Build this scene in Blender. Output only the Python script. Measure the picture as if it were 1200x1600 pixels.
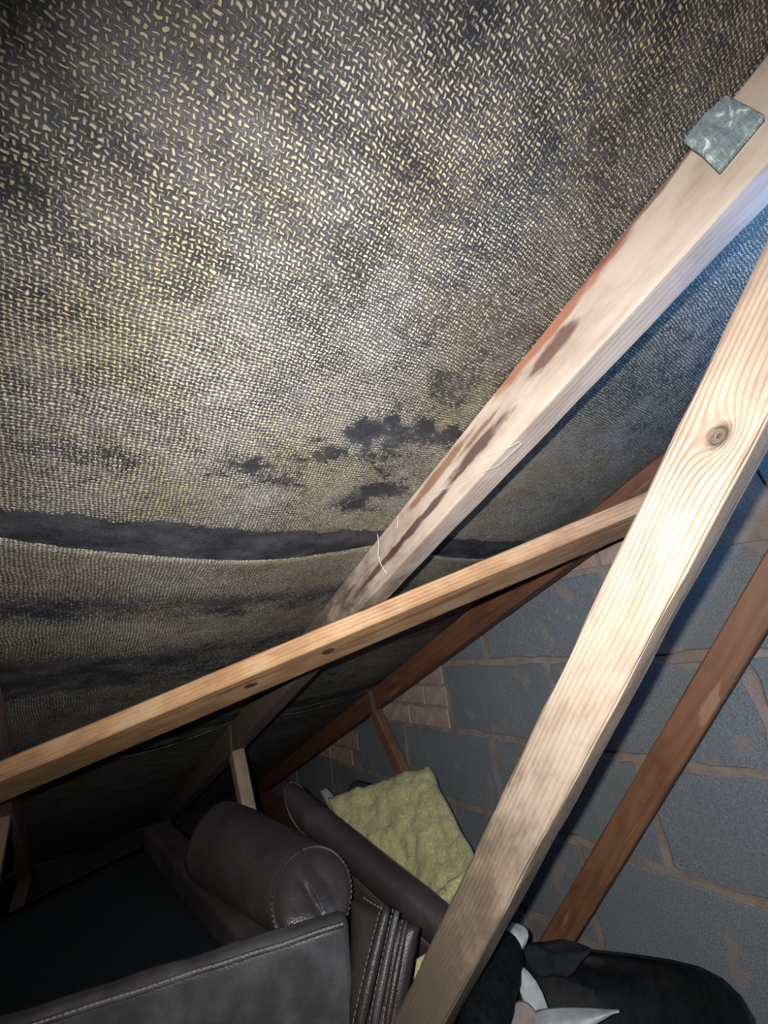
import bpy, bmesh, math, random
from mathutils import Vector, Matrix, noise as mn
random.seed(7)
for o in list(bpy.data.objects): bpy.data.objects.remove(o)
S = bpy.context.scene
COL = S.collection

# ------------------------------------------------------------------ camera, world, light, exposure
CZ = 1.0                                   # camera height over the loft floor
RX = Vector((0.7951, -0.5920, -0.1319))    # image right in the room
RD = Vector((0.0768, 0.3140, -0.9463))     # image down
RF = Vector((0.6016, 0.7422, 0.2951))      # view direction
CAM = Vector((0, 0, CZ))
cd = bpy.data.cameras.new('camera'); cam = bpy.data.objects.new('camera', cd); COL.objects.link(cam)
cd.sensor_fit = 'VERTICAL'; cd.sensor_height = 36; cd.lens = 13.5; cd.clip_start = 0.01; cd.clip_end = 100
cam.matrix_world = Matrix(((RX.x, -RD.x, -RF.x, 0), (RX.y, -RD.y, -RF.y, 0), (RX.z, -RD.z, -RF.z, CZ), (0, 0, 0, 1)))
S.camera = cam
w = bpy.data.worlds.new('world'); S.world = w; w.use_nodes = True
w.node_tree.nodes['Background'].inputs[0].default_value = (0.5, 0.7, 1, 1)
w.node_tree.nodes['Background'].inputs[1].default_value = 0.004
S.view_settings.view_transform = 'Standard'; S.view_settings.look = 'None'
S.view_settings.exposure = 0; S.view_settings.gamma = 1; S.view_settings.use_curve_mapping = False
# the phone torch, held beside the lens
ld = bpy.data.lights.new('phone_torch', 'SPOT'); ld.energy = 42; ld.spot_size = math.radians(162); ld.spot_blend = 1.0
ld.shadow_soft_size = 0.006; ld.color = (1.0, 0.965, 0.92)
lo = bpy.data.objects.new('phone_torch', ld); COL.objects.link(lo)
lo.location = CAM - RX*0.035 - RD*0.045 - RF*0.03
lo.rotation_euler = (RF*600 + RX*205 + RD*250).to_track_quat('-Z', 'Y').to_euler()
# added blue light imitating lens flare, beyond the right edge of the view
wd = bpy.data.lights.new('added_blue_glow', 'POINT'); wd.energy = 8.5; wd.color = (0.22, 0.48, 1.0); wd.shadow_soft_size = 0.04
wo = bpy.data.objects.new('added_blue_glow', wd); COL.objects.link(wo); wo.location = (0.74, -0.22, CZ+0.24)

# ------------------------------------------------------------------ helpers
def px(u, v, h):                           # a spot seen at (u, v), h metres away over the floor
    d = RX*((u-600)/600) + RD*((v-800)/600) + RF
    return CAM + d*(h/math.hypot(d.x, d.y))
def on_x(u, v, X):
    d = RX*((u-600)/600) + RD*((v-800)/600) + RF
    return CAM + d*(X/d.x)
def tag(o, label, cat, group=None, kind=None):
    if label: o['label'] = label
    if cat: o['category'] = cat
    if group: o['group'] = group
    if kind: o['kind'] = kind
    return o
def thing(name, loc, label=None, cat=None, group=None, kind=None):
    o = bpy.data.objects.new(name, None); COL.objects.link(o); o.location = loc; o.empty_display_size = .05
    return tag(o, label, cat, group, kind)
def origin(o):
    p = o.matrix_local.translation.copy()
    while o.parent: o = o.parent; p += o.matrix_local.translation
    return p
def link(name, me, mat, parent=None, M=None, smooth=False):
    """mesh with local coords; M = world matrix (parents are never rotated unless a timber)"""
    o = bpy.data.objects.new(name, me); COL.objects.link(o)
    if mat and not me.materials: me.materials.append(mat)
    if smooth:
        me.polygons.foreach_set('use_smooth', [True]*len(me.polygons))
    M = M or Matrix.Identity(4)
    if parent:
        o.parent = parent
        pm = WM[parent.name] if parent.name in WM else Matrix.Translation(parent.location)
        o.matrix_local = pm.inverted() @ M
    else: o.matrix_world = M
    WM[o.name] = M.copy()
    return o
WM = {}
def mesh(vs, fs, name='m'):
    me = bpy.data.meshes.new(name); me.from_pydata([tuple(v) for v in vs], [], fs); me.update(); return me
def bmm(bm):
    me = bpy.data.meshes.new('m'); bmesh.ops.recalc_face_normals(bm, faces=bm.faces); bm.to_mesh(me); bm.free(); return me
def obj_world(name, vs, fs, mat, parent=None, base=None, smooth=False):
    """vertices in room coords; origin put at base (or bottom centre)"""
    vs = [Vector(v) for v in vs]
    if base is None:
        lo_ = [min(v[i] for v in vs) for i in range(3)]; hi = [max(v[i] for v in vs) for i in range(3)]
        base = Vector(((lo_[0]+hi[0])/2, (lo_[1]+hi[1])/2, lo_[2]))
    me = mesh([v-base for v in vs], fs)
    bm = bmesh.new(); bm.from_mesh(me); bmesh.ops.recalc_face_normals(bm, faces=bm.faces); bm.to_mesh(me); bm.free()
    return link(name, me, mat, parent, Matrix.Translation(base), smooth)
def frame(x, y, o):
    x = x.normalized(); z = x.cross(y).normalized(); y = z.cross(x)
    return Matrix(((x.x, y.x, z.x, o.x), (x.y, y.y, z.y, o.y), (x.z, y.z, z.z, o.z), (0, 0, 0, 1)))
def tube_pts(path, r, n=8, cap=True):
    vs, fs = [], []
    path = [Vector(p) for p in path]; m = len(path)
    up = None
    for i, p in enumerate(path):
        t = (path[min(i+1, m-1)]-path[max(i-1, 0)]).normalized()
        if up is None:
            a = Vector((0, 0, 1)) if abs(t.z) < .9 else Vector((1, 0, 0)); up = (a-t*a.dot(t)).normalized()
        else: up = (up-t*up.dot(t)).normalized()
        s = t.cross(up); rr = r(i/(m-1)) if callable(r) else r
        for k in range(n):
            a = 2*math.pi*k/n; vs.append(p+up*math.cos(a)*rr+s*math.sin(a)*rr)
    for i in range(m-1):
        for k in range(n):
            fs.append((i*n+k, i*n+(k+1) % n, (i+1)*n+(k+1) % n, (i+1)*n+k))
    if cap: fs.append(tuple(range(n))[::-1]); fs.append(tuple((m-1)*n+k for k in range(n)))
    return vs, fs
def merge(parts):
    V, Fs = [], []
    for vs, fs in parts:
        b = len(V); V += list(vs); Fs += [tuple(i+b for i in f) for f in fs]
    return V, Fs

# ------------------------------------------------------------------ node helpers and materials
class NT:
    def __init__(s, name):
        s.m = bpy.data.materials.new(name); s.m.use_nodes = True; s.t = s.m.node_tree; s.N = s.t.nodes; s.L = s.t.links
        s.b = s.N['Principled BSDF']
    def put(s, sock, v):
        if isinstance(v, (int, float)): sock.default_value = v
        elif isinstance(v, (tuple, list)):
            sock.default_value = tuple(v)+(1,) if (len(v) == 3 and sock.type == 'RGBA') else tuple(v)
        else: s.L.new(v, sock)
    def math(s, op, a, b=0.0, c=0.0, clamp=False):
        n = s.N.new('ShaderNodeMath'); n.operation = op; n.use_clamp = clamp
        for i, v in enumerate((a, b, c)): s.put(n.inputs[i], v)
        return n.outputs[0]
    def vm(s, op, a, b=(0, 0, 0), sc=None):
        n = s.N.new('ShaderNodeVectorMath'); n.operation = op; s.put(n.inputs[0], a)
        if op == 'SCALE': s.put(n.inputs['Scale'], sc)
        else: s.put(n.inputs[1], b)
        return n.outputs['Value'] if op in ('LENGTH', 'DISTANCE', 'DOT_PRODUCT') else n.outputs[0]
    def obj(s): return s.N.new('ShaderNodeTexCoord').outputs['Object']
    def rnd(s): return s.N.new('ShaderNodeObjectInfo').outputs['Random']
    def sep(s, v):
        n = s.N.new('ShaderNodeSeparateXYZ'); s.put(n.inputs[0], v); return n.outputs
    def comb(s, x, y, z):
        n = s.N.new('ShaderNodeCombineXYZ')
        for i, v in enumerate((x, y, z)): s.put(n.inputs[i], v)
        return n.outputs[0]
    def noise(s, vec, scale, detail=3, rough=.55, dist=0):
        n = s.N.new('ShaderNodeTexNoise'); s.put(n.inputs['Vector'], vec)
        n.inputs['Scale'].default_value = scale; n.inputs['Detail'].default_value = detail
        n.inputs['Roughness'].default_value = rough; n.inputs['Distortion'].default_value = dist
        return n.outputs['Fac']
    def vor(s, vec, scale, feat='F1'):
        n = s.N.new('ShaderNodeTexVoronoi'); n.feature = feat; s.put(n.inputs['Vector'], vec); n.inputs['Scale'].default_value = scale
        return n.outputs['Distance']
    def ramp(s, f, a, b, lo_=0., hi=1.):
        n = s.N.new('ShaderNodeMapRange'); n.interpolation_type = 'SMOOTHSTEP'
        s.put(n.inputs[0], f); n.inputs[1].default_value = a; n.inputs[2].default_value = b
        n.inputs[3].default_value = lo_; n.inputs[4].default_value = hi
        return n.outputs[0]
    def mix(s, f, a, b, mode='MIX'):
        n = s.N.new('ShaderNodeMix'); n.data_type = 'RGBA'; n.blend_type = mode
        s.put(n.inputs[0], f); s.put(n.inputs[6], a); s.put(n.inputs[7], b); return n.outputs[2]
    def bump(s, h, dist, strength=1.0, norm=None):
        n = s.N.new('ShaderNodeBump'); n.inputs['Strength'].default_value = strength; n.inputs['Distance'].default_value = dist
        s.put(n.inputs['Height'], h)
        if norm: s.L.new(norm, n.inputs['Normal'])
        return n.outputs[0]
    def out(s, col, rough=.7, norm=None, spec=.5, sheen=0):
        s.put(s.b.inputs['Base Color'], col); s.put(s.b.inputs['Roughness'], rough)
        s.put(s.b.inputs['Specular IOR Level'], spec)
        if sheen: s.put(s.b.inputs['Sheen Weight'], sheen)
        if norm is not None: s.L.new(norm, s.b.inputs['Normal'])
        return s.m

def wood(name, light, dark, oy=.02, oz=.09, sp=.006, end_dark=None, stain=None, stain_amt=(.58, .66), knots=(), wear=None, ridge=.0006, rough=.62, spec=.3, marks=(), ringc=.28):
    """timber: growth rings round a pith beside the board, fibres, knots, stains; local X runs along the grain"""
    n = NT(name); c = n.obj(); x, y, z = n.sep(c)[:3]
    lowv = n.comb(n.math('MULTIPLY', x, 1.6), n.math('MULTIPLY', y, 7), n.math('MULTIPLY', z, 7))
    wv = n.noise(lowv, 1.0, 2)
    kd = None
    for (kx, ky, kz, kr) in knots:
        d = n.vm('LENGTH', n.vm('MULTIPLY', n.vm('SUBTRACT', c, (kx, ky, kz)), (.62/kr, 1/kr, 1/kr)))
        kd = d if kd is None else n.math('MINIMUM', kd, d)
    r = n.vm('LENGTH', n.comb(0.0, n.math('ADD', y, oy), n.math('ADD', z, oz)))
    r = n.math('ADD', r, n.math('MULTIPLY', wv, .03))
    if kd is not None: r = n.math('ADD', r, n.math('MULTIPLY', n.math('POWER', 2.718, n.math('MULTIPLY', kd, -1.1)), .03))
    ph = n.math('MULTIPLY', r, 2*math.pi/sp)
    ring = n.math('MULTIPLY_ADD', n.math('SINE', ph), .5, .5)
    ring = n.math('POWER', ring, 1.6)
    fib = n.noise(n.comb(n.math('MULTIPLY', x, 12), n.math('MULTIPLY', y, 420), n.math('MULTIPLY', z, 420)), 1, 3)
    blot = n.noise(n.comb(n.math('MULTIPLY', x, 9), n.math('MULTIPLY', y, 22), n.math('MULTIPLY', z, 22)), 1, 4, .6)
    f = n.math('ADD', n.math('MULTIPLY', ring, ringc), n.math('MULTIPLY', n.math('SUBTRACT', fib, .35), .75), clamp=True)
    col = n.mix(f, light, dark)
    col = n.mix(n.ramp(blot, .42, .72, 0, .5), col, [v*.62 for v in dark])
    if wear: col = n.mix(n.ramp(blot, .52, .36, 0, .75), col, wear)
    if stain:
        st = n.noise(n.comb(n.math('MULTIPLY', x, 4.5), n.math('MULTIPLY', y, 42), n.math('MULTIPLY', z, 42)), 1, 3, .5, .4)
        col = n.mix(n.ramp(st, stain_amt[0], stain_amt[1], 0, .85), col, stain)
    if end_dark:                                      # darker patches towards one end of the stick; grime on the web
        x0, x1, dc = end_dark
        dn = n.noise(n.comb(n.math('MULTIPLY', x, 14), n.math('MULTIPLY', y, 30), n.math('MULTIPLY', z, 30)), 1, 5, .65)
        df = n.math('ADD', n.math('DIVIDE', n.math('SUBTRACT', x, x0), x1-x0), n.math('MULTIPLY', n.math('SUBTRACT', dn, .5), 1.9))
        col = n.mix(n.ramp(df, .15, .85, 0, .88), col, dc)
    for (mx, my, mz, lx, ly, mc) in marks:        # single stains lying along the grain
        d = n.vm('LENGTH', n.vm('MULTIPLY', n.vm('SUBTRACT', c, (mx, my, mz)), (1/lx, 1/ly, 1/.05)))
        d = n.math('ADD', d, n.math('MULTIPLY', n.math('SUBTRACT', n.noise(n.comb(n.math('MULTIPLY', x, 25), n.math('MULTIPLY', y, 90), z), 1, 3), .5), 1.3))
        col = n.mix(n.ramp(d, 1.0, .55, 0, .9), col, mc)
    h = n.math('ADD', n.math('MULTIPLY', ring, -1.0), n.math('MULTIPLY', fib, .5))
    if kd is not None:
        kf = n.ramp(kd, 1.0, .55)
        kr_ = n.math('MULTIPLY_ADD', n.math('SINE', n.math('MULTIPLY', kd, 16)), .5, .5)
        col = n.mix(kf, col, n.mix(kr_, [v*.55 for v in dark], [v*.22 for v in dark]))
    return n.out(col, rough, n.bump(h, ridge), spec)

def leather(name, base, hi, rough=.42, sc=1.0):
    n = NT(name); c = n.obj()
    g = n.vor(c, 420*sc); big = n.noise(c, 9, 4, .6); mid = n.noise(c, 60, 3)
    col = n.mix(n.ramp(big, .4, .7), base, hi)
    h = n.math('ADD', n.math('MULTIPLY', g, .5), n.math('MULTIPLY', mid, .8))
    return n.out(col, n.math('ADD', rough-.06, n.math('MULTIPLY', big, .14)), n.bump(h, .0009, .7), .5)

def plain(name, col, var=.25, rough=.6, sc=40, bump=.0004, spec=.5, col2=None):
    n = NT(name); c = n.obj(); a = n.noise(c, sc, 4, .6)
    cc = n.mix(n.ramp(a, .3, .7), [v*(1-var) for v in col], col2 or [min(1, v*(1+var)) for v in col])
    return n.out(cc, rough, n.bump(a, bump), spec)

def felt_mat(lap):
    """bituminous felt backed with open hessian: single yarns over and under, worn and smeared with bitumen"""
    n = NT('hessian_felt'); c = n.obj()
    warp = n.N.new('ShaderNodeTexNoise'); n.put(warp.inputs['Vector'], c); warp.inputs['Scale'].default_value = 14; warp.inputs['Detail'].default_value = 2
    w2 = n.N.new('ShaderNodeTexNoise'); n.put(w2.inputs['Vector'], c); w2.inputs['Scale'].default_value = 170; w2.inputs['Detail'].default_value = 1
    cw = n.vm('ADD', c, n.vm('SCALE', n.vm('SUBTRACT', warp.outputs['Color'], (.5, .5, .5)), sc=.014))
    cw = n.vm('ADD', cw, n.vm('SCALE', n.vm('SUBTRACT', w2.outputs['Color'], (.5, .5, .5)), sc=.0036))
    s, t, _ = n.sep(c)[:3]; ws, wt, _ = n.sep(cw)[:3]
    u = n.math('DIVIDE', ws, .0044); v = n.math('DIVIDE', wt, .0038)
    iu = n.math('FLOOR', u); iv = n.math('FLOOR', v)
    fu = n.math('ABSOLUTE', n.math('SUBTRACT', n.math('FRACT', u), .5)); fv = n.math('ABSOLUTE', n.math('SUBTRACT', n.math('FRACT', v), .5))
    par = n.math('FLOORED_MODULO', n.math('ADD', iu, iv), 2.0)
    rn = n.N.new('ShaderNodeTexWhiteNoise'); rn.noise_dimensions = '2D'; n.put(rn.inputs['Vector'], n.comb(iu, iv, 0)); rv = rn.outputs['Value']
    wid = n.math('MULTIPLY_ADD', rv, .13, .10)
    hh = n.ramp(n.math('SUBTRACT', fv, wid), .07, -.05)          # yarn along the roof (weft)
    vv = n.ramp(n.math('SUBTRACT', fu, n.math('MULTIPLY', wid, .85)), .07, -.05)
    hh = n.math('MULTIPLY', hh, n.ramp(fu, .56, .36)); vv = n.math('MULTIPLY', vv, n.ramp(fv, .52, .30))
    top = n.math('ADD', n.math('MULTIPLY', hh, n.math('SUBTRACT', 1.0, par)), n.math('MULTIPLY', vv, par))
    und = n.math('MAXIMUM', hh, vv)
    # how far the yarn shows: pale worn areas against areas smeared with bitumen
    big = n.noise(n.comb(n.math('MULTIPLY', s, 2.6), n.math('MULTIPLY', t, 5.5), 0.0), 1.0, 5, .62, .4)
    mid = n.noise(n.comb(n.math('MULTIPLY', s, 16), n.math('MULTIPLY', t, 24), 3.0), 1.0, 4, .65)
    fine = n.noise(c, 330, 3, .65)
    worn = n.math('ADD', n.math('MULTIPLY', n.math('SUBTRACT', big, .5), 1.3), n.math('MULTIPLY', n.math('SUBTRACT', mid, .5), .75))
    # pale stretch over the lap, bare bitumen right on each lap, dark below
    def band(center, half, soft, amt):
        d = n.math('ABSOLUTE', n.math('SUBTRACT', n.math('ADD', t, n.math('MULTIPLY', n.math('SUBTRACT', mid, .5), .06)), center))
        return n.ramp(d, half+soft, half, 0, amt)
    worn = n.math('ADD', worn, band(.47, .10, .16, .50))
    worn = n.math('ADD', worn, band(.695, .045, .03, .45))
    worn = n.math('ADD', worn, band(.885, .03, .05, .34))
    for cc_, hf, sf, am in ((.657, .060, .012, 1.5 if lap else 0), (.81, .022, .03, .34), (1.585, .03, .02, 1.0), (1.05, .05, .05, .35)):
        worn = n.math('SUBTRACT', worn, band(cc_, hf, sf, am))
    for (bs, bt, br, am) in ((.33, .385, .10, 1.05), (.27, .40, .05, .8), (.40, .37, .05, .8), (.33, .508, .05, .8), (.17, .485, .055, .8), (.39, .485, .05, .8), (-.06, .30, .06, .3), (.12, .465, .04, .6), (-.03, .495, .05, .6), (.36, .295, .05, .3)):
        d = n.math('ADD', n.vm('DISTANCE', n.vm('MULTIPLY', c, (1, 1.6, 0)), (bs, bt*1.6, 0)), n.math('MULTIPLY', n.math('SUBTRACT', mid, .5), .30))
        worn = n.math('SUBTRACT', worn, n.ramp(d, br*1.15, br*.1, 0, am))
    show = n.ramp(n.math('ADD', n.math('ADD', worn, n.math('MULTIPLY', n.math('SUBTRACT', fine, .5), 1.6)), n.math('MULTIPLY', n.math('SUBTRACT', rv, .5), .35)), -.50, .12)
    fill = n.ramp(worn, .10, .75, 0, .6)
    mask = n.math('MULTIPLY', n.math('MAXIMUM', top, n.math('MULTIPLY', und, fill)), show)
    fuzz = n.math('MULTIPLY', n.ramp(fine, .52, .70), n.ramp(worn, -.5, .3, .08, .38))
    mask = n.math('MAXIMUM', mask, fuzz)
    tint = n.noise(c, 5, 3)
    yarn = n.mix(n.ramp(tint, .40, .62), (.60, .555, .44), (.53, .455, .26))
    yarn = n.mix(n.math('MULTIPLY_ADD', fine, 1.5, -.4, True), yarn, (.24, .21, .15))
    bit = n.mix(n.ramp(mid, .35, .7), (.020, .022, .028), (.058, .061, .072))
    brown = n.ramp(n.noise(c, 7, 3, .6), .55, .68, 0, .5)
    bit = n.mix(brown, bit, (.075, .055, .04))
    col = n.mix(mask, bit, yarn)
    hgt = n.math('ADD', n.math('MULTIPLY', top, n.math('MULTIPLY_ADD', show, .7, .3)), n.math('MULTIPLY', fine, .35))
    nrm = n.bump(hgt, .0011, .9)
    nrm = n.bump(n.noise(c, 22, 3), .008, .5, nrm)
    return n.out(col, n.math('MULTIPLY_ADD', mask, .3, .55), nrm, .35)

def block_mat():
    n = NT('concrete_block'); c = n.obj(); r = n.rnd()
    co = n.vm('ADD', c, n.comb(n.math('MULTIPLY', r, 17.0), n.math('MULTIPLY', r, 9.0), 0.0))
    sp = n.noise(co, 380, 2, .7); md = n.noise(co, 30, 4, .65); bg = n.noise(co, 6, 3)
    col = n.mix(n.ramp(sp, .35, .68), (.125, .140, .152), (.27, .295, .315))
    col = n.mix(n.ramp(bg, .35, .7, 0, .45), col, (.15, .175, .185))
    sm = n.noise(n.vm('MULTIPLY', co, (1, 1, .7)), 11, 5, .66, .3)
    col = n.mix(n.ramp(sm, .585, .64, 0, .55), col, (.32, .25, .20))
    wsp = n.vor(co, 26)
    col = n.mix(n.math('MULTIPLY', n.ramp(wsp, .13, .07), n.ramp(md, .58, .66)), col, (.42, .40, .37))
    h = n.math('ADD', sp, n.math('MULTIPLY', md, 1.5))
    return n.out(col, .9, n.bump(h, .002, .8), .2)
def mortar_mat():
    n = NT('lime_mortar'); c = n.obj(); a = n.noise(c, 260, 3, .7); b = n.noise(c, 18, 4)
    col = n.mix(n.ramp(b, .3, .7), (.27, .215, .18), (.38, .315, .265)); col = n.mix(n.ramp(a, .4, .7, 0, .4), col, (.17, .13, .11))
    return n.out(col, .95, n.bump(n.math('ADD', a, n.math('MULTIPLY', b, 2)), .003), .15)
def brick_mat():
    n = NT('fletton_brick'); c = n.obj(); r = n.rnd(); a = n.noise(c, 240, 3, .7); b = n.noise(c, 24, 4, .6)
    col = n.mix(n.ramp(b, .35, .65), (.42, .29, .24), (.50, .41, .35)); col = n.mix(n.math('MULTIPLY', r, .35), col, (.34, .19, .15))
    col = n.mix(n.ramp(a, .55, .75, 0, .4), col, (.16, .10, .09))
    return n.out(col, .9, n.bump(a, .002), .2)
def insul_mat():
    n = NT('glass_wool'); c = n.obj(); a = n.noise(c, 160, 4, .7, .8); b = n.noise(c, 17, 4, .6); d = n.noise(c, 45, 3, .6)
    col = n.mix(n.ramp(a, .3, .7), (.42, .385, .16), (.64, .60, .30)); col = n.mix(n.ramp(b, .56, .74, 0, .55), col, (.33, .29, .12))
    col = n.mix(n.ramp(d, .62, .74, 0, .5), col, (.25, .21, .10))
    return n.out(col, 1.0, n.bump(n.math('ADD', a, n.math('MULTIPLY', d, 2)), .004), .05, .3)
def slate_mat():
    n = NT('riven_slate'); c = n.obj()
    a = n.noise(n.vm('MULTIPLY', c, (30, 110, 40)), 1, 5, .7, 1.2); b = n.noise(c, 90, 3, .6)
    col = n.mix(n.ramp(a, .35, .65), (.14, .19, .21), (.26, .33, .355)); col = n.mix(n.ramp(a, .56, .63, 0, .9), col, (.62, .68, .68))
    return n.out(col, .45, n.bump(n.math('ADD', a, b), .003), .5)

M_felt = felt_mat(False); M_felt_lap = felt_mat(True); M_block = block_mat(); M_mortar = mortar_mat(); M_brick = brick_mat(); M_wool = insul_mat(); M_slate = slate_mat()
M_leather = leather('brown_leather', (.030, .024, .024), (.048, .040, .039), .40)
M_leather2 = leather('grey_leather', (.050, .048, .052), (.105, .105, .112), .38)  # lighter, greyer mottled leather: front panel, its piping, one pleat
M_cap = leather('cap_leather', (.036, .030, .030), (.060, .052, .052), .30)
M_dust = plain('black_dust_cloth', (.008, .012, .014), .3, .9, 300, .0004, .1)
M_thread = plain('pale_thread', (.21, .19, .175), .2, .8, 200)
M_black = plain('black_plastic', (.0045, .006, .0075), .4, .62, 60, .001, .2)
M_bag = plain('black_film', (.0045, .006, .0075), .5, .7, 90, .0006, .15)
M_white = plain('white_paper', (.34, .37, .35), .15, .75, 60)
M_grey = plain('grey_plastic', (.20, .20, .21), .2, .6, 60)
M_tan = plain('tan_card', (.19, .155, .135), .2, .8, 60)
M_steel = plain('galvanised_steel', (.16, .15, .14), .2, .5, 150)
M_web = plain('spider_silk', (.75, .74, .72), .1, .8, 50)
M_dirt = plain('dusty_plasterboard', (.09, .08, .07), .35, .95, 12, .003, .1)
M_quilt = plain('dusty_loft_quilt', (.12, .10, .06), .4, 1.0, 30, .01, .05)
W_main = wood('pale_stained_softwood', (.43, .355, .305), (.28, .21, .17), .03, .11, .007, stain=(.13, .075, .06), stain_amt=(.66, .74), wear=(.44, .37, .315), ridge=.0002, ringc=.14, end_dark=(1.55, 2.15, (.085, .062, .045)),  # rafter turns darker brown in patches towards its lower end
    marks=((1.31, -.008, .025, .05, .013, (.10, .05, .045)), (1.47, .004, .025, .09, .010, (.075, .035, .035)), (1.62, .010, .025, .12, .009, (.06, .03, .03)), (1.75, .010, .025, .12, .008, (.07, .035, .03)),
           (1.30, -.031, .025, .13, .012, (.26, .10, .06)), (1.18, -.036, .025, .10, .007, (.15, .07, .06)), (1.55, -.024, .025, .10, .010, (.19, .10, .06)), (1.45, -.014, .025, .06, .005, (.17, .10, .07))))
W_web = wood('pale_ridged_softwood', (.36, .285, .225), (.25, .17, .12), -.062, .035, .0042, knots=((.335, .004, .024, .010),), wear=(.38, .315, .255), ridge=.0006, ringc=.24, end_dark=(.575, 1.155, (.15, .115, .085)), rough=.5, spec=.45)
W_brace = wood('orange_softwood', (.60, .36, .19), (.42, .21, .10), .05, .04, .008, stain=(.30, .13, .06), stain_amt=(.62, .72), wear=(.62, .42, .25), ridge=.0005, rough=.45, spec=.45)
W_gable = wood('dark_brown_softwood', (.175, .075, .042), (.095, .036, .022), .03, .08, .007, stain=(.24, .12, .07), stain_amt=(.62, .70), ridge=.0005, rough=.6)
W_gweb = wood('brown_softwood', (.24, .115, .06), (.13, .055, .03), .03, .06, .007, stain=(.34, .20, .12), stain_amt=(.62, .70), ridge=.0005)
W_left = wood('dull_softwood', (.30, .20, .13), (.20, .12, .08), .03, .09, .007)
W_strut = wood('grey_softwood', (.38, .29, .19), (.25, .17, .11), .03, .07, .007)

# ------------------------------------------------------------------ roof geometry
A = math.radians(22.5); SA, CA = math.sin(A), math.cos(A)
NRM = Vector((0, SA, CA)); DWN = Vector((0, CA, -SA))        # outward normal and downslope direction
C0 = .375                                                   # felt height over the camera, square to the slope
def roof(s, t, n=0.0):                                      # s along the ridge, t down the slope, n outward
    return CAM + Vector((s, 0, C0/CA)) + DWN*t + NRM*n
RM = frame(Vector((1, 0, 0)), DWN, roof(0, 0))              # local x along ridge, y downslope -> z = inward
if RM.to_3x3().col[2].dot(NRM) > 0: SGN = 1
else: SGN = -1
TR = ((-.154, -.104), (.434, .485), (1.033, 1.083))         # trusses: left and right faces
WALL = 1.15
SUP = [-1.35, -1.30, -.742, -.692, -.154, -.104, .434, .485, 1.033, 1.083, 1.16]

def sag(s):
    for a, b in zip(SUP[:-1], SUP[1:]):
        if a <= s <= b:
            x = (s-a)/(b-a); return 4*x*(1-x)*min(1, (b-a)/.5)**2
    return 0
ceil = thing('ceiling', roof(0, 0), 'black roofing felt with woven hessian backing sagging between the rafters', None, None, 'structure')
def sheet(t0, t1, lip, name='felt_sheet', mat=None):
    ns, nt = 138, max(8, int((t1-t0)/.018)); vs, fs = [], []
    for j in range(nt+1):
        t = t0+(t1-t0)*j/nt
        for i in range(ns+1):
            s = -1.6+(WALL+1.6)*i/ns
            sg = sag(s); k = math.exp(-(t-t0)/.11) if lip else 0
            d = sg*(.011+.006*mn.noise((s*1.3, t*1.9, 3)))+.003*mn.noise((s*6, t*7, 1))*sg
            d += k*(.0035+.014*sg*(1+.4*mn.noise((s*3, 0, 5))))
            tt = t + (k*(.012*sg+.004*mn.noise((s*5, 2, 9))) if j == 0 or k > .3 else 0)
            vs.append(Vector((s, tt, -SGN*(d+.001)*1.0)) if SGN == 1 else Vector((s, tt, (d+.001))))
    for j in range(nt):
        for i in range(ns):
            a = j*(ns+1)+i; fs.append((a, a+1, a+ns+2, a+ns+1))
    o = link(name, mesh(vs, fs), mat or M_felt, ceil, RM, True)
    m = o.modifiers.new('thickness', 'SOLIDIFY'); m.thickness = .0012; m.offset = 1 if SGN == 1 else -1
    return o
sheet(-1.15, .70, False, mat=M_felt_lap); sheet(.632, 1.70, True); sheet(1.625, 3.5, True)
# far slope of the roof, behind the viewpoint
rp = roof(0, -1.15)
obj_world('felt_sheet', [(x, rp.y-d*CA, rp.z-d*SA+e) for x in (-1.6, WALL) for d in (0, 3.2) for e in (0, .003)],
          [(0, 2, 6, 4), (1, 5, 7, 3), (0, 4, 5, 1), (2, 3, 7, 6), (0, 1, 3, 2), (4, 6, 7, 5)], M_felt, ceil)

# floor: the boarding over the rooms below
fl = obj_world('floor', [(x, y, z) for x in (-1.6, WALL) for y in (-3.2, 3.4) for z in (-.03, 0)],
          [(0, 2, 6, 4), (1, 5, 7, 3), (0, 4, 5, 1), (2, 3, 7, 6), (0, 1, 3, 2), (4, 6, 7, 5)], M_dirt)
tag(fl, 'dusty dark floor boarding of the loft', None, None, 'structure')

# ------------------------------------------------------------------ gable wall of concrete blocks
wall = obj_world('wall_right', [(x, y, z) for x in (WALL+.004, WALL+.10) for y, z in ((-3.0, 0), (3.4, 0), (3.4, .001), (0, 0))][:0] or
    [Vector((x, y, z)) for x in (WALL+.004, WALL+.10) for (y, z) in ((-3.0, -.02), (3.3, -.02), (3.3, .04), (-1.12, roof(0, -1.15).z+.0), (-3.0, roof(0, -1.15).z-.8))],
    [(0, 1, 2, 3, 4), (9, 8, 7, 6, 5)]+[(i, (i+1) % 5, 5+(i+1) % 5, 5+i) for i in range(5)], M_mortar)
tag(wall, 'grey concrete block gable wall with smeared buff mortar joints', None, None, 'structure')
def clip_poly(pts):                                          # keep what lies under the felt
    def f(p): return (C0-.004) - (p[0]*SA + (p[1]-CZ)*CA)
    out = []
    for i, p in enumerate(pts):
        q = pts[(i+1) % len(pts)]; a, b = f(p), f(q)
        if a >= 0: out.append(p)
        if (a >= 0) != (b >= 0):
            k = a/(a-b); out.append((p[0]+(q[0]-p[0])*k, p[1]+(q[1]-p[1])*k))
    return out
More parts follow.
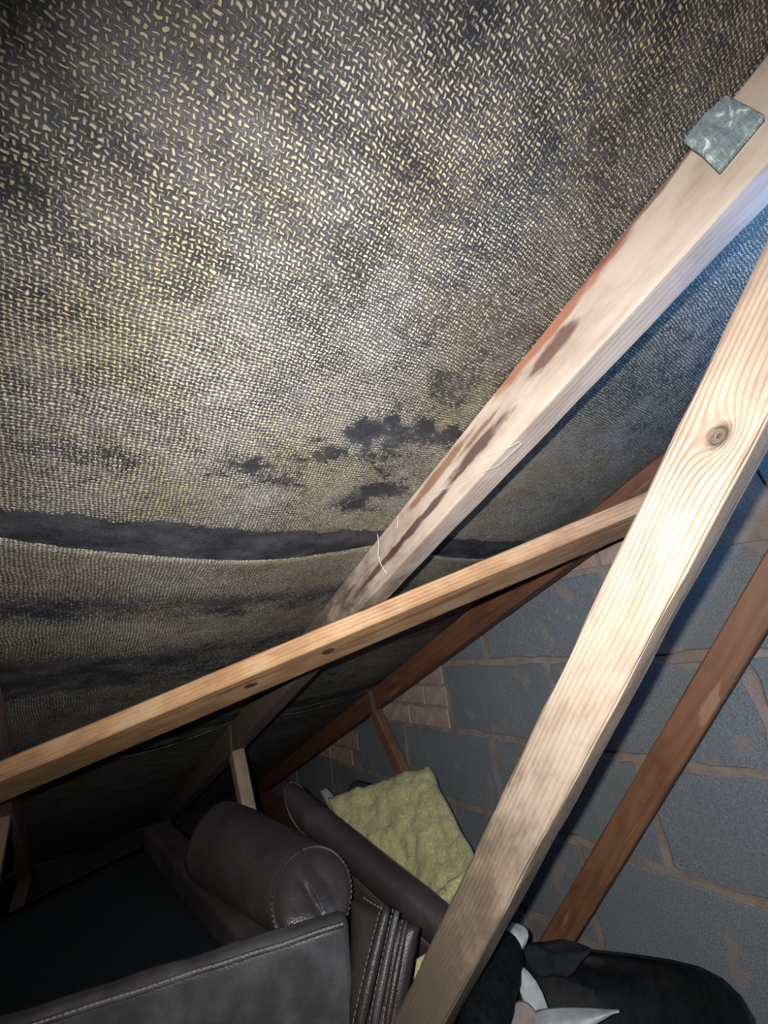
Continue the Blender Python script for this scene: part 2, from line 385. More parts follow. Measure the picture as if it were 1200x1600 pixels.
def masonry(name, y0, y1, z0, z1, mat, proud, jit, step, seed):
    rng = random.Random(seed); pts = []
    def side(a, b):
        m = max(2, int(math.hypot(b[0]-a[0], b[1]-a[1])/step))
        for k in range(m):
            q = k/m; jn = jit*(.5 if k == 0 else 1)
            pts.append((a[0]+(b[0]-a[0])*q+rng.uniform(-jn, jn), a[1]+(b[1]-a[1])*q+rng.uniform(-jn, jn)))
    side((y0, z0), (y1, z0)); side((y1, z0), (y1, z1)); side((y1, z1), (y0, z1)); side((y0, z1), (y0, z0))
    pts = clip_poly(pts)
    if len(pts) < 4: return
    cy = sum(p[0] for p in pts)/len(pts); cz = sum(p[1] for p in pts)/len(pts)
    if max(p[1] for p in pts)-min(p[1] for p in pts) < .02: return
    tl = rng.uniform(-.0012, .0012); n = len(pts); vs = []
    for k, ins in ((.03, 0), (-proud+.003, 0), (-proud, .003)):
        for p in pts:
            d = math.hypot(p[0]-cy, p[1]-cz) or 1
            vs.append(Vector((WALL+k+tl, p[0]-(p[0]-cy)/d*ins, p[1]-(p[1]-cz)/d*ins)))
    fs = [tuple(range(2*n, 3*n))]
    for r in range(2):
        fs += [(r*n+i, r*n+(i+1) % n, (r+1)*n+(i+1) % n, (r+1)*n+i) for i in range(n)]
    obj_world(name, vs, fs, mat, wall, base=Vector((WALL, cy, cz)))
H = .24; zc = CZ-.15; J = .011
joints = {0: .26, 1: .54-.0, 2: .30, 3: .06, -1: .02, -2: .26, -3: .02, -4: .26}
bl = .468; sid = 0
for k in range(-5, 5):
    z1 = zc-k*H; z0 = z1-H
    if z1 < 0.02: continue
    z0 = max(z0, .0); y = joints.get(k, .02)-bl*7
    while y < 3.1:
        sid += 1
        top_free = (C0 - y*SA)/CA + CZ                       # roof height at the near end of the block
        brick_fill = {0: 1.19, 1: 1.88, -2: .12}.get(k, 99)
        if y+bl*.5 > brick_fill:
            nb = 3; bh = H/nb
            for r in range(nb):
                yy = y - (.11 if r % 2 else 0)
                for q in range(2):
                    a, b = yy+q*bl/2, yy+(q+1)*bl/2
                    a = max(a, brick_fill)
                    if b-a > .03: masonry('brick', a+.005, b-.005, z0+r*bh+.005, z0+(r+1)*bh-.005, M_brick, .001, .002, .06, sid*10+r*3+q)
        else:
            e = min(y+bl, brick_fill) if y < brick_fill else y+bl
            masonry('concrete_block', y+J, e-J, z0+J, z1-J, M_block, .002, .006, .04, sid)
        y += bl

for i, (u, v, r) in enumerate(((815, 965, .006), (828, 984, .005), (857, 967, .007), (846, 986, .005), (860, 1000, .008), (870, 955, .004), (886, 966, .007), (899, 963, .005), (812, 1004, .004), (838, 950, .003))):
    P = on_x(u, v, WALL-.0025); n_ = 9
    vs = [P+Vector((-.0035, 0, 0))]+[P+Vector((.001, math.cos(a)*r*(1+.3*mn.noise((a, i, 0))), math.sin(a)*r*(1+.3*mn.noise((a, 0, i))))) for a in [2*math.pi*k/n_ for k in range(n_)]]
    obj_world('mortar_dab', vs, [(0, 1+k, 1+(k+1) % n_) for k in range(n_)], M_mortar, wall, smooth=True)

# ------------------------------------------------------------------ timbers
def timber(name, p0, p1, side, wd_, th, mat, parent, ch=.003, rough=.0012, seed=0, seg=.03):
    """squared timber from p0 to p1 (centre line); side = direction of its width"""
    ax = p1-p0; L = ax.length; Mx = frame(ax, side, p0); n = max(4, int(L/seg)); vs, fs = [], []
    h, t = wd_/2, th/2
    prof = []
    for (sy, sz) in ((-1, -1), (1, -1), (1, 1), (-1, 1)):
        c1 = (sy*(h-ch), sz*t); c2 = (sy*h, sz*(t-ch))
        prof += [c1, c2] if sy*sz < 0 else [c2, c1]
    # order: start (-,-): side point then bottom point ...
    prof = [(-h, -t+ch), (-h+ch, -t), (0, -t), (h-ch, -t), (h, -t+ch), (h, 0), (h, t-ch), (h-ch, t), (0, t), (-h+ch, t), (-h, t-ch), (-h, 0)]
    m = len(prof)
    for i in range(n+1):
        x = L*i/n
        wy = mn.noise((x*1.1, seed*7.3, 0))*rough*2.2; wz = mn.noise((x*1.1, 5, seed*3.1))*rough*2.2
        for k, (y, z) in enumerate(prof):
            corner = k % 3 != 2
            q = 1-(.0022/h if corner else 0)*max(0, mn.noise((x*9, k*2.2, seed)))*(rough/.0012)
            vs.append(Vector((x, y*q+wy+rough*.5*mn.noise((x*14, k*3, seed)), z*q+wz+rough*.5*mn.noise((x*14, k*3, seed+9)))))
    for i in range(n):
        for k in range(m): fs.append((i*m+k, i*m+(k+1) % m, (i+1)*m+(k+1) % m, (i+1)*m+k))
    fs.append(tuple(range(m))[::-1]); fs.append(tuple(n*m+k for k in range(m)))
    me = mesh(vs, fs); bm = bmesh.new(); bm.from_mesh(me); bmesh.ops.recalc_face_normals(bm, faces=bm.faces); bm.to_mesh(me); bm.free()
    return link(name, me, mat, parent, Mx)
XA = Vector((1, 0, 0))
labels = ('dull roof truss in deep shade at the far end of the sofa',
          'pale roof truss whose dark-stained rafter and broad ridged web face the torch',
          'dark brown roof truss standing right against the concrete block gable wall')
WD = Vector((0, .382, -.457)).normalized()                   # run of the long web, downwards
def truss(i, m_raft, m_web, m_strut, zoff, wz):
    a, b = TR[i]; xm = (a+b)/2; th = b-a
    t = thing('roof_truss', (xm, .9, 0), labels[i], 'roof truss', 'trussed rafters of the loft')
    r0, r1 = roof(xm, -1.12, -.0405), roof(xm, 3.35, -.0405)
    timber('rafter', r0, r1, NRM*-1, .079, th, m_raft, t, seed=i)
    timber('ceiling_joist', Vector((xm, -3.0, .05)), Vector((xm, 3.1, .05)), Vector((0, 0, 1)), .095, th, m_strut, t, seed=i+4)
    # long web from the rafter near the ridge down to the joist
    q = Vector((xm, .264, CZ-.118+zoff))                      # a point on its centre line
    top = q - WD*.655; bot = q + WD*((q.z-.10)/-WD.z)
    side = Vector((0, WD.z, -WD.y))
    if side.z < 0: side = -side
    timber('web', top, bot, -side, wz, th*.96, m_web, t, seed=i+8, rough=.0014 if i == 1 else .001)
    # short strut leaning back from the rafter to the foot of the web
    s1 = Vector((xm, 1.56, CZ-.33)); sd = Vector((0, -.143, -.206)).normalized(); s2 = s1 + sd*((s1.z-.10)/-sd.z)
    timber('strut', s1, s2, Vector((0, 1, -.7)), .05, th*.8, m_strut, t, seed=i+12)
    # punched nail plate at the strut head
    pl_ = []
    P = Vector((a-.0015, 1.535, CZ-.262))
    o = obj_world('nail_plate', [P+Vector((dx, dy, dz)) for dx in (0, .0012) for dy, dz in ((-.022, -.06), (.008, -.06), (.03, .045), (0, .045))],
              [(0, 1, 2, 3), (7, 6, 5, 4)]+[(k, (k+1) % 4, 4+(k+1) % 4, 4+k) for k in range(4)], M_steel, t)
    return t
truss(0, W_left, W_left, W_left, 0, .06)
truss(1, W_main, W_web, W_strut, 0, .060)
truss(2, W_gable, W_gweb, W_gweb, -.03, .058)

# diagonal brace nailed under the rafters
B0 = roof(-.102, 1.094/CA-.0, 0); 
def under(s, y, n): return CAM + Vector((s, y, (n-y*SA)/CA))
e0 = under(-.102, 1.094, .293); e1 = under(.48, .632, .293)
bd = (e1-e0).normalized(); bs = NRM.cross(bd)
if bs.dot(DWN) < 0: bs = -bs
bt = .036; bw = .118
e0 = e0 - bs*.010; e1 = e1 - bs*.010
st = e0 - bd*.55 + bs*bw/2 - NRM*bt/2; en = e0 + bd*1.46 + bs*bw/2 - NRM*bt/2
br = thing('diagonal_brace', (st+en)/2, 'orange softwood brace running diagonally across beneath the three rafters', 'brace')
bo = timber('board', st, en, bs, bw, bt, W_brace, br, seed=21)
# knots: dark dead knots set in the brace, each slightly sunk
def knot(u, v, rx, ry):
    d = RX*((u-600)/600) + RD*((v-800)/600) + RF
    nn = NRM; c = (e0-NRM*bt); k = (c-CAM).dot(nn)/d.dot(nn); P = CAM + d*k - NRM*.0006
    vs = [P-NRM*.0008]+[P+bd*math.cos(a)*rx+bs*math.sin(a)*ry+NRM*.001 for a in [2*math.pi*i/14 for i in range(14)]]
    obj_world('knot', vs, [(0, 1+i, 1+(i+1) % 14) for i in range(14)]+[tuple(range(14, 0, -1))], M_knot, bo)
M_knot = plain('dead_knot', (.11, .05, .032), .55, .55, 160, .001)
knot(513, 1018, .014, .014); knot(392, 1071, .017, .015)

# ------------------------------------------------------------------ slate wedged against the rafter
sl = [on_x(u, v, .428) for u, v in ((1062, 221), (1137, 154), (1197, 186), (1180, 206), (1125, 273), (1098, 246))]
vs = []
for dx in (0, -.006):
    for i, p in enumerate(sl): vs.append(p+Vector((dx, 0, 0))+Vector((0, mn.noise((i, 1, 2))*.0015, 0)))
k = len(sl)
slate = obj_world('slate_offcut', vs, [tuple(range(k)), tuple(range(2*k-1, k-1, -1))]+[(i, (i+1) % k, k+(i+1) % k, k+i) for i in range(k)], M_slate)
tag(slate, 'small blue-grey slate offcut with a riven pale face stuck to the rafter', 'slate')
bv = slate.modifiers.new('edge', 'BEVEL'); bv.width = .001; bv.segments = 1

# ------------------------------------------------------------------ soft furniture helpers
def rbox(sx, sy, sz, r, seg=4, cuts=0, puff=0, wr=0, seed=0):
    """rounded upholstered block, centred in x/y, standing on z=0; faces puffed out and wrinkled"""
    bm = bmesh.new(); bmesh.ops.create_cube(bm, size=1)
    for v in bm.verts: v.co = Vector((v.co.x*(sx-2*r), v.co.y*(sy-2*r), v.co.z*(sz-2*r)))
    if cuts: bmesh.ops.subdivide_edges(bm, edges=bm.edges, cuts=cuts, use_grid_fill=True)
    hx, hy, hz = sx/2-r, sy/2-r, sz/2-r
    me = bpy.data.meshes.new('m')
    # grow: offset surface of the inner box by r (rounded) through extra rings
    bm2 = bmesh.new(); bmesh.ops.create_cube(bm2, size=2)
    bmesh.ops.subdivide_edges(bm2, edges=bm2.edges, cuts=max(cuts, 8), use_grid_fill=True)
    bm.free()
    for v in bm2.verts:
        p = v.co
        def mp(t, h):                                        # spread: 60 % of the grid on the flat, rest in the round
            a = abs(t); s = 1 if t >= 0 else -1
            return (s*h*min(1, a/.72), s*max(0, (a-.72)/.28))
        fx, cx = mp(p.x, hx); fy, cy = mp(p.y, hy); fz, cz = mp(p.z, hz)
        c = Vector((cx, cy, cz)); m = max(abs(cx), abs(cy), abs(cz))
        n = c.normalized() if c.length > 1e-6 else Vector((0, 0, 0))
        q = Vector((fx, fy, fz)) + n*r
        if puff:
            e = (1-(fx/hx)**2 if hx > 0 else 0)*(1-(fz/hz)**2 if hz > 0 else 0)
            q.y += (1 if p.y > 0 else -1)*puff*max(0, e)*abs(cy)
        if wr: q += n*wr*mn.noise((q.x*14+seed, q.y*14, q.z*9+seed))
        v.co = q + Vector((0, 0, sz/2))
    return bmm(bm2)
def stitches(path, ln, gap, r, name, parent, mat=None):
    path = [Vector(p) for p in path]; parts = []; acc = 0
    for a, b in zip(path[:-1], path[1:]):
        L = (b-a).length; d = (b-a).normalized(); x = -acc
        while x < L:
            s, e = max(0, x), min(L, x+ln)
            if e-s > ln*.4: parts.append(tube_pts([a+d*s, a+d*e], r, 4))
            x += ln+gap
        acc = (L+acc) % (ln+gap)
    V, Fs = merge(parts)
    o = obj_world(name, V, Fs, mat or M_thread, parent); o['kind'] = 'stuff'
    return o
def zrot(d): return math.atan2(d.y, d.x)

# ------------------------------------------------------------------ leather sofa
sofa = thing('leather_sofa', (.15, 1.2, 0), 'dark brown leather sofa with rolled arm and open black-lined frame', 'sofa')
# front panel
pr_, pl2 = px(541, 1436, .862), px(60, 1592, .945)
pd = (pr_-pl2); pd.z = 0; pd.normalize(); pn = Vector((-pd.y, pd.x, 0))     # pn points away from the viewer
if pn.y < 0: pn = -pn
ptop = (pr_.z+pl2.z)/2; pw = .86; pth = .045; phh = ptop-.08
pc = pr_ - pd*(pw/2-.004) + pn*(pth/2)
Mp = Matrix.Translation((pc.x, pc.y, .08)) @ Matrix.Rotation(zrot(pd), 4, 'Z')
fp = link('front_panel', rbox(pw, pth, phh, .018, cuts=30, puff=.012, wr=.004, seed=3), M_leather2, sofa, Mp, True)
# raised piping and double stitching along its top edge
pa = pr_ - pd*.006 - Vector((0, 0, .006)); tp = [pa - pd*(pw-.03)*i/40 + pn*(-.001) + Vector((0, 0, ptop-pr_.z+.0015*mn.noise((i*.3, 0, 0)))) for i in range(41)]
v_, f_ = tube_pts([p+Vector((0, 0, .001)) for p in tp], .0042, 8); obj_world('piping', v_, f_, M_leather2, fp, smooth=True)
stitches([p-pn*.0035+Vector((0, 0, .0035)) for p in tp], .0062, .0016, .0017, 'stitching', fp)
# rail on the right of the opening
ra, rb = px(418, 1462, .93), px(243, 1284, 1.62)
rd = rb-ra; M_ = None
def plank(name, a, b, wid, hgt, mat, parent, r=.008):
    d = b-a; L = d.length
    Mx = frame(d, Vector((0, 0, 1)).cross(d), (a+b)/2 - Vector((0, 0, hgt)))
    return link(name, rbox(L, wid, hgt, r, cuts=12, wr=.002), mat, parent, Mx, True)
plank('rail', ra, rb, .068, .10, M_leather, sofa, .010)
# stitch line on the rail
stitches([ra+(rb-ra)*t + Vector((.018, 0, .0015)) for t in (0.05, .3, .6)], .006, .004, .0007, 'stitching', sofa)
# black dust cloth stretched across the frame
q0 = ra+Vector((-.02, .0, -.045)); q1 = rb+Vector((-.02, 0, -.05)); bl_ = Vector((-.32, 1.42, q1.z)); fl_ = Vector((-.36, 1.13, q0.z))
vs, fs = [], []; NN = 16
for i in range(NN+1):
    for j in range(NN+1):
        u, v = i/NN, j/NN
        p = q0*(1-u)*(1-v)+q1*u*(1-v)+bl_*u*v+fl_*(1-u)*v
        vs.append(p - Vector((0, 0, .02*math.sin(math.pi*u)*math.sin(math.pi*v)+.002*mn.noise((u*7, v*7, 0)))))
for i in range(NN):
    for j in range(NN):
        a = i*(NN+1)+j; fs.append((a, a+1, a+NN+2, a+NN+1))
dc = obj_world('dust_cover', vs, fs, M_dust, sofa, smooth=True); so = dc.modifiers.new('t', 'SOLIDIFY'); so.thickness = .002
# rear rail and left rail (closing the frame)
# rolled arm
Fp, Np = px(333, 1312, 1.24), px(490, 1397, .95)
ax = (Np-Fp).normalized(); us = Vector((0, 0, 1)); us = (us-ax*us.dot(ax)).normalized(); ss = ax.cross(us)      # ss to one side
axc = (ax*.45 + (CAM-Np).normalized()*.55 + Vector((0, 0, -.2))).normalized()
usc = Vector((0, 0, 1)); usc = (usc-axc*usc.z).normalized(); ssc = axc.cross(usc)*1.42; usc = usc*.90
def arm_r(a, q):
    e = 1.0 + .05*math.cos(2*a+.6) - .07*max(0, math.cos(a-math.pi*1.05))
    return (.083 - .004*q)*e
def arm(name, F_, N_, parent, m=30, n=40):
    vs, fs = [], []; L = (N_-F_).length
    for i in range(m+1):
        q = i/m; c = F_+(N_-F_)*q
        ed = min(1, (1-q)*L/.012, ) ; ed2 = min(1, q*L/.02)
        sh = 1-.09*(1-math.sqrt(max(0, 1-(1-ed)**2)))-.25*(1-math.sqrt(max(0, 1-(1-ed2)**2)))
        for k in range(n):
            a = 2*math.pi*k/n; r = arm_r(a, 1-q)*sh + .0025*mn.noise((math.cos(a)*2, math.sin(a)*2, q*6))
            qq = max(0, (q-.3)/.7); uq = us.lerp(usc, qq); sq = ss.lerp(ssc, qq)
            vs.append(c+uq*math.cos(a)*r+sq*math.sin(a)*r)
    for i in range(m):
        for k in range(n): fs.append((i*n+k, i*n+(k+1) % n, (i+1)*n+(k+1) % n, (i+1)*n+k))
    fs.append(tuple(range(n)))
    return obj_world(name, vs, fs, M_leather, parent, smooth=True)
arm('arm_roll', Fp, Np, sofa)
vs, fs = [], []; m, n = 14, 64                               # gathered end cap
for i in range(m+1):
    q = i/m
    for k in range(n):
        a = 2*math.pi*k/n; r = arm_r(a, 0)*.94*(1-q)
        x, y = math.sin(a)*r/.083, math.cos(a)*r/.083
        dome = .030*math.sqrt(max(0, 1-(1-q)**2))
        cr = x*.8+y*.55; fold = .010*max(0, math.sin((x*.92-y*.5)*15+1.6*math.sin(y*3)))*math.exp(-((x-.05)**2/.10+(y-.18)**2/.28))
        fold += .0018*mn.noise((x*4, y*4, 2))
        vs.append(Np+usc*math.cos(a)*r+ssc*math.sin(a)*r+axc*(dome-fold*min(1, 4*q)))
for i in range(m):
    for k in range(n): fs.append((i*n+k, i*n+(k+1) % n, (i+1)*n+(k+1) % n, (i+1)*n+k))
capo = obj_world('arm_cap', vs, fs, M_cap, sofa, smooth=True)
ring = [Np+usc*math.cos(a)*arm_r(a, 0)*.965+ssc*math.sin(a)*arm_r(a, 0)*.965-axc*.001 for a in [2*math.pi*k/72 for k in range(73)]]
v_, f_ = tube_pts(ring, .0034, 6); obj_world('piping', v_, f_, M_leather, capo, smooth=True)
stitches([p+(p-Np).normalized()*.0026+axc*.0022 for p in ring], .005, .0035, .0010, 'stitching', capo)
# arm front below the roll, with its stitched pleats
def quadpanel(name, pix, thick, mat, parent, nu=14, nv=18, bulge=.012, wr=.003, seed=0):
    c = [px(*p) for p in pix]                                # top-left, top-right, bottom-right, bottom-left
    nn = (c[1]-c[0]).cross(c[3]-c[0]).normalized()
    if nn.dot(CAM-c[0]) < 0: nn = -nn
    vs, fs = [], []
    for lay in (0, 1):
        for i in range(nv+1):
            for j in range(nu+1):
                u, v = j/nu, i/nv
                p = (c[0]*(1-u)+c[1]*u)*(1-v)+(c[3]*(1-u)+c[2]*u)*v
                e = (1-(2*u-1)**4)*(1-(2*v-1)**6)
                d = bulge*e + wr*mn.noise((u*4+seed, v*5, seed))*e if lay == 0 else -thick
                vs.append(p+nn*d)
    S_ = (nu+1)*(nv+1)
    for i in range(nv):
        for j in range(nu):
            a = i*(nu+1)+j; fs.append((a, a+1, a+nu+2, a+nu+1)); fs.append(tuple(S_+q for q in (a, a+nu+1, a+nu+2, a+1)))
    for j in range(nu):
        fs.append((j, S_+j, S_+j+1, j+1)); a = nv*(nu+1)+j; fs.append((a, a+1, S_+a+1, S_+a))
    for i in range(nv):
        a = i*(nu+1); fs.append((a, a+nu+1, S_+a+nu+1, S_+a)); a += nu; fs.append((a, S_+a, S_+a+nu+1, a+nu+1))
    return obj_world(name, vs, fs, mat, parent, smooth=True), nn
af, an = quadpanel('arm_front', ((548, 1405, .93), (652, 1448, .86), (612, 1690, .80), (545, 1690, .82)), .02, M_leather, sofa)
for (x0, y0, x1, y1, wd_) in ((606, 1420, 556, 1640, .010), (622, 1424, 580, 1640, .007), (636, 1440, 600, 1640, .006)):
    a, b = px(x0, y0, .855), px(x1, y1, .795)
    pts = [a+(b-a)*t+an*(.004+.005*math.sin(math.pi*t)) for t in [i/16 for i in range(17)]]
    v_, f_ = tube_pts(pts, lambda t, w_=wd_: w_*(.45+.55*math.sin(math.pi*min(1, .12+t*.8))), 8); plo = obj_world('pleat', v_, f_, M_leather2 if x0 == 622 else M_leather, sofa, smooth=True)
    sd_ = (b-a).normalized().cross(an)
    stitches([p+sd_*wd_*.9+an*.006 for p in pts], .0045, .003, .0008, 'stitching', plo)
stitches([px(568, 1403, .915)+(px(598, 1421, .885)-px(568, 1403, .915))*t for t in (0, 1)], .005, .003, .001, 'stitching', sofa)

# ------------------------------------------------------------------ second sofa section: long roll behind
sec = thing('sofa_back', (.60, .98, 0), 'long dark leather sofa back with a round top roll in front of insulation', 'sofa back')
ra2, rb2 = px(462, 1255, 1.27), px(745, 1492, .93)
L2 = rb2-ra2; ld_ = L2.normalized()
vs, fs = [], []; m, n = 40, 28
u2 = Vector((0, 0, 1)); u2 = (u2-ld_*u2.z).normalized(); s2 = ld_.cross(u2)
for i in range(m+1):
    q = i/m; c = ra2+L2*q; e = min(1, q*L2.length/.02); sh = .55+.45*math.sqrt(max(0, 1-(1-e)**2))
    for k in range(n):
        a = 2*math.pi*k/n; r = (.062-.002*q)*sh+.0015*mn.noise((math.cos(a)*2, math.sin(a)*2, q*9))
        vs.append(c+u2*math.cos(a)*r+s2*math.sin(a)*r)
for i in range(m):
    for k in range(n): fs.append((i*n+k, i*n+(k+1) % n, (i+1)*n+(k+1) % n, (i+1)*n+k))
fs += [tuple(range(n)), tuple(m*n+k for k in range(n))]
obj_world('top_roll', vs, fs, M_leather, sec, smooth=True)
ring2 = [ra2+ld_*.016+u2*math.cos(a)*.0625+s2*math.sin(a)*.0625 for a in [2*math.pi*k/40 for k in range(41)]]
v_, f_ = tube_pts(ring2, .0028, 6); obj_world('piping', v_, f_, M_leather, sec, smooth=True)
# back panel hanging below the roll
pz = .06
h2 = Vector((ld_.x, ld_.y, 0)).normalized(); pnn = Vector((-h2.y, h2.x, 0))
vs = []
for d in (-.03, .03):
    for p, z in ((ra2+ld_*.03, None), (rb2, None), (rb2, pz), (ra2+ld_*.03, pz)):
        vs.append(Vector((p.x, p.y, p.z-.02 if z is None else z))+pnn*d)
bp = obj_world('back_panel', vs, [(0, 1, 2, 3), (7, 6, 5, 4)]+[(i, (i+1) % 4, 4+(i+1) % 4, 4+i) for i in range(4)], M_leather, sec)
bv = bp.modifiers.new('b', 'BEVEL'); bv.width = .012; bv.segments = 3

# ------------------------------------------------------------------ glass wool
def batt(name, pix, thick, label, seed=0, nu=44, nv=44, rel=1):
    c = [px(*p) for p in pix]; nn = (c[1]-c[0]).cross(c[3]-c[0]).normalized()
    if nn.dot(CAM-c[0]) < 0: nn = -nn
    vs, fs = [], []
    for lay in (0, 1):
        for i in range(nv+1):
            for j in range(nu+1):
                u, v = j/nu, i/nv
                eu = .018*mn.noise((v*6, seed, 0 if u < .5 else 4)); ev = .018*mn.noise((u*6, seed+3, 0 if v < .5 else 4))
                p = (c[0]*(1-u)+c[1]*u)*(1-v)+(c[3]*(1-u)+c[2]*u)*v
                p = p + (c[1]-c[0])*eu*(1 if u in (0, 1) else .6) + (c[3]-c[0])*ev*(1 if v in (0, 1) else .6)
                e = min(1, 7*min(u, 1-u, v, 1-v)); e = math.sqrt(max(0, 1-(1-e)**2))
                nz = rel*(.026*mn.fractal(Vector((u*4+seed, v*4, 1)), .9, 2.2, 5)+.010*mn.noise((u*18, v*18, seed)))
                p += nn*((e*.022*rel+nz) if lay == 0 else -thick*(.55+.45*e)+nz*.3)
                vs.append(p)
    S_ = (nu+1)*(nv+1)
    for i in range(nv):
        for j in range(nu):
            a = i*(nu+1)+j; fs.append((a, a+1, a+nu+2, a+nu+1)); fs.append(tuple(S_+q for q in (a, a+nu+1, a+nu+2, a+1)))
    for j in range(nu):
        fs.append((j, S_+j, S_+j+1, j+1)); a = nv*(nu+1)+j; fs.append((a, a+1, S_+a+1, S_+a))
    for i in range(nv):
        a = i*(nu+1); fs.append((a, a+nu+1, S_+a+nu+1, S_+a)); a += nu; fs.append((a, S_+a, S_+a+nu+1, a+nu+1))
    o = obj_world(name, vs, fs, M_wool, None, smooth=True)
    return tag(o, label, 'insulation', 'pieces of yellow glass wool')
batt('insulation_batt', ((512, 1246, 1.62), (668, 1196, 1.52), (760, 1380, 1.16), (600, 1560, 1.28)), .07, 'torn yellow glass wool batt leaning against the block wall behind the sofa back', 1)
batt('insulation_batt', ((648, 1500, .925), (690, 1480, .92), (660, 1690, .895), (606, 1690, .90)), .012, 'narrow scrap of yellow glass wool between the sofa arm front and the pale web', 5, 20, 24, .35)
batt('insulation_batt', ((640, 1420, 1.13), (752, 1345, 1.08), (790, 1480, .99), (720, 1540, 1.02)), .02, 'greenish shaded glass wool slab tucked under the torn yellow batt', 9, 24, 24)

# small dark things behind the batt
def chunk(name, pix, thick, mat, label, cat, bev=.004):
    c = [px(*p) for p in pix]; nn = (c[1]-c[0]).cross(c[-1]-c[0]).normalized()
    if nn.dot(CAM-c[0]) < 0: nn = -nn
    k = len(c); vs = c+[p-nn*thick for p in c]
    o = obj_world(name, vs, [tuple(range(k)), tuple(range(2*k-1, k-1, -1))]+[(i, (i+1) % k, k+(i+1) % k, k+i) for i in range(k)], mat)
    b = o.modifiers.new('b', 'BEVEL'); b.width = bev; b.segments = 2
    return tag(o, label, cat)
chunk('plastic_gutter_end', ((534, 1248, 1.78), (552, 1219, 1.78), (576, 1224, 1.78), (572, 1262, 1.76), (540, 1272, 1.76)), .05, M_black, 'small glossy black plastic piece poking up behind the torn batt', 'plastic piece')
chunk('grey_offcut', ((500, 1236, 1.78), (510, 1231, 1.78), (540, 1264, 1.76), (520, 1276, 1.76)), .03, M_grey, 'small grey offcut beside the black plastic piece', 'offcut')

# ------------------------------------------------------------------ black tub, pipe wrap and paper scraps at the wall foot
tub = thing('plastic_tub', (.85, .45, 0), 'black rounded plastic tub standing at the foot of the block wall', 'tub')
outl = [(806, 1500, .93), (812, 1478, .95), (838, 1474, .97), (880, 1478, .98), (930, 1484, .98), (990, 1490, .96), (1050, 1499, .93), (1095, 1510, .90), (1130, 1528, .88), (1158, 1556, .86), (1178, 1590, .84), (1190, 1640, .82), (1190, 1760, .80), (1040, 1800, .82), (860, 1790, .84), (812, 1640, .88)]
op = [px(*p) for p in outl]; oc = sum(op, Vector())/len(op); inn = (op[4]-op[0]).cross(op[14]-op[0]).normalized()
if inn.dot(CAM-oc) < 0: inn = -inn
rings = ((1.0, -.05), (1.0, -.004), (.985, .004), (.95, .004), (.93, -.004), (.90, -.05), (.80, -.085), (.5, -.09), (.1, -.09))
vs, fs = [], []; k = len(op)
for (q, d) in rings: vs += [oc+(p-oc)*q+inn*d for p in op]
for r in range(len(rings)-1): fs += [(r*k+i, r*k+(i+1) % k, (r+1)*k+(i+1) % k, (r+1)*k+i) for i in range(k)]
fs.append(tuple((len(rings)-1)*k+i for i in range(k)))
shell = obj_world('shell', vs, fs, M_black, tub, smooth=True)
vs = []; 
for (q, d) in ((1.0, -.05), (.9, -.115), (.3, -.12)): vs += [oc+(p-oc)*q+inn*d for p in op]
fs = [(r*k+i, r*k+(i+1) % k, (r+1)*k+(i+1) % k, (r+1)*k+i) for r in range(2) for i in range(k)]+[tuple(2*k+i for i in range(k))]
obj_world('outer_skin', vs, fs, M_black, tub, smooth=True)
# torn film hanging over the tub's corner
film = [px(*p) for p in ((811, 1480, .94), (826, 1470, .945), (848, 1473, .95), (872, 1464, .95), (902, 1474, .95), (928, 1482, .94), (902, 1502, .93), (888, 1532, .92), (862, 1520, .92), (838, 1532, .92), (822, 1508, .93))]
fk = len(film); fc = sum(film, Vector())/fk; vs, fs = [], []
for q, d in ((1, .002), (.8, .004), (.45, .005), (.15, .006)):
    vs += [fc+(p-fc)*q+inn*(d+.009+.006*mn.noise((i*2.7, q*5, 0))) for i, p in enumerate(film)]
fs = [(r*fk+i, r*fk+(i+1) % fk, (r+1)*fk+(i+1) % fk, (r+1)*fk+i) for r in range(3) for i in range(fk)]+[tuple(3*fk+i for i in range(fk))]
fo = obj_world('plastic_film', vs, fs, M_bag, None, smooth=True); tag(fo, 'crumpled black film draped over the corner of the black tub', 'film')
sb = fo.modifiers.new('s', 'SUBSURF'); sb.levels = sb.render_levels = 2
fo.modifiers.new('t', 'SOLIDIFY').thickness = .002
# black padded tube
a, b = px(792, 1478, .90), px(728, 1700, .66)
pts = [a+(b-a)*t+Vector((.006*math.sin(t*6), 0, 0)) for t in [i/20 for i in range(21)]]
v_, f_ = tube_pts(pts, lambda t: .030*math.sqrt(max(.05, min(1, t/.06)))*(1+.05*math.sin(t*30)), 16)
pt = obj_world('foam_tube', v_, f_, M_bag, None, smooth=True); tag(pt, 'black padded tube leaning beside the pale web and the white paper scraps', 'tube')
def scrap(pix, label, mat=M_white, curl=.006, n=10):
    L_ = [px(*p) for p in pix[0]]; R_ = [px(*p) for p in pix[1]]; vs, fs = [], []
    m = len(L_)
    for i in range(m):
        for j in range(n+1):
            u = j/n; p = L_[i]*(1-u)+R_[i]*u
            vs.append(p+(CAM-p).normalized()*curl*math.sin(math.pi*u)+Vector((0, 0, .002*mn.noise((i*2.1, u*3, 0)))))
    for i in range(m-1):
        for j in range(n): q = i*(n+1)+j; fs.append((q, q+1, q+n+2, q+n+1))
    o = obj_world('paper_scrap', vs, fs, mat, None, smooth=True)
    s_ = o.modifiers.new('s', 'SUBSURF'); s_.levels = s_.render_levels = 1
    o.modifiers.new('t', 'SOLIDIFY').thickness = .0012
    return tag(o, label, 'paper', 'white paper scraps by the black tub')
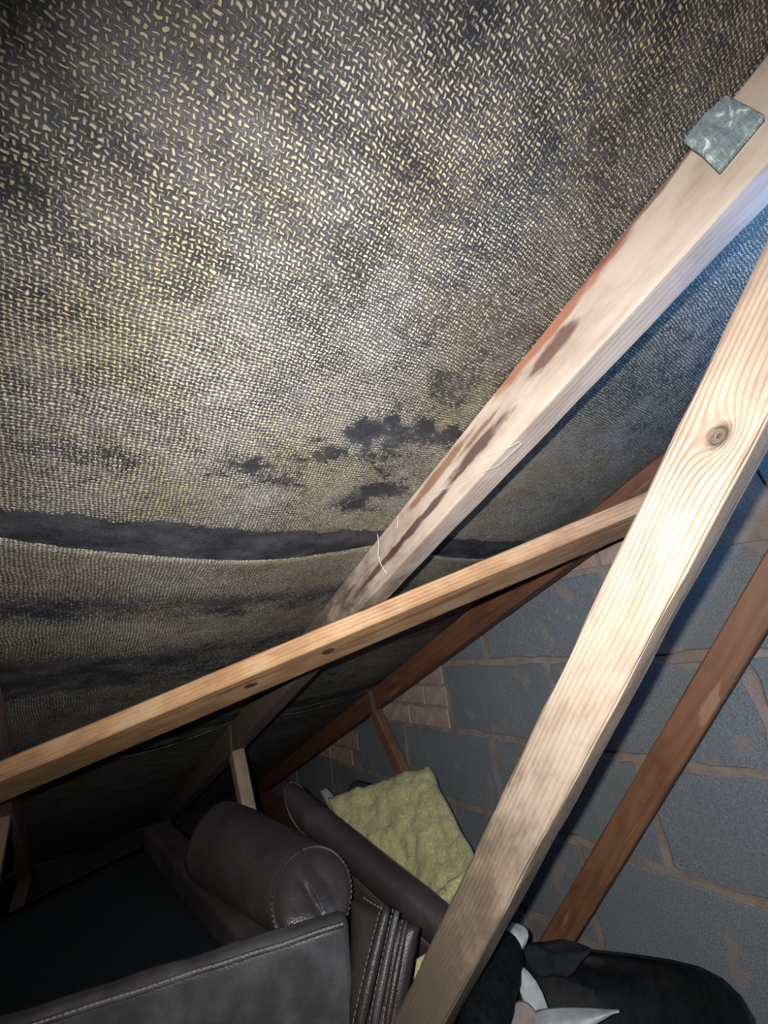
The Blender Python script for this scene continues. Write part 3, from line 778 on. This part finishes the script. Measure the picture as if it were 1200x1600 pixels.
scrap((((786, 1462, .93), (800, 1454, .92), (806, 1472, .91), (810, 1484, .91)), ((800, 1440, .95), (822, 1446, .94), (829, 1462, .92), (818, 1484, .91))), 'small crumpled white paper wad at the top of the black padded tube')
scrap((((806, 1508, .88), (806, 1532, .87), (820, 1570, .85), (840, 1620, .82)), ((812, 1505, .885), (840, 1530, .875), (858, 1575, .855), (866, 1620, .82))), 'narrow white paper strip running down between black tube and tub')
scrap((((828, 1578, .845), (880, 1572, .84), (930, 1574, .835), (968, 1578, .83)), ((846, 1640, .80), (890, 1625, .80), (925, 1604, .81), (966, 1582, .825))), 'curved pointed white paper sheet lying inside the black tub', curl=.01)
lid = px(820, 1600, .83)
v_, f_ = merge([tube_pts([lid+Vector((.004, .004, -.02)), lid+Vector((.002, .002, -.006)), lid, lid+Vector((-.002, -.002, .003))], lambda t: .028*(1 if t < .6 else .9 if t < .9 else .75), 20)])
lo2 = obj_world('round_lid', v_, f_, M_tan, None); tag(lo2, 'small round tan lid beside the white paper strip', 'lid')

# ------------------------------------------------------------------ cobwebs on the stained rafter
def cob(pix, X, label, r=.0005):
    ps = [on_x(u, v, X) for u, v in pix]
    pts = []
    for a, b in zip(ps[:-1], ps[1:]): pts += [a+(b-a)*t+Vector((0, .0008*mn.noise((t*9, a.y*90, 0)), .0008*mn.noise((t*9, 4, a.z*90)))) for t in (0, .25, .5, .75)]
    pts.append(ps[-1]); v_, f_ = tube_pts(pts, r, 5)
    tag(obj_world('cobweb', v_, f_, M_web, None), label, 'cobweb', 'cobweb strands on the stained rafter')
cob(((590, 835), (592, 850), (591, 868), (596, 884), (604, 896)), .42, 'white cobweb strand hanging off the stained rafter at the felt lap', .0006)
cob(((622, 806), (621, 826)), .425, 'short white cobweb tuft on the stained rafter above the felt lap', .0005)
cob(((664, 776), (700, 762), (745, 742), (780, 726), (815, 692)), .43, 'long fine cobweb strand lying across the stained rafter', .00022)
cob(((735, 725), (752, 716), (790, 702), (812, 690)), .43, 'fine upper cobweb strand across the dark stain of the rafter', .0002)
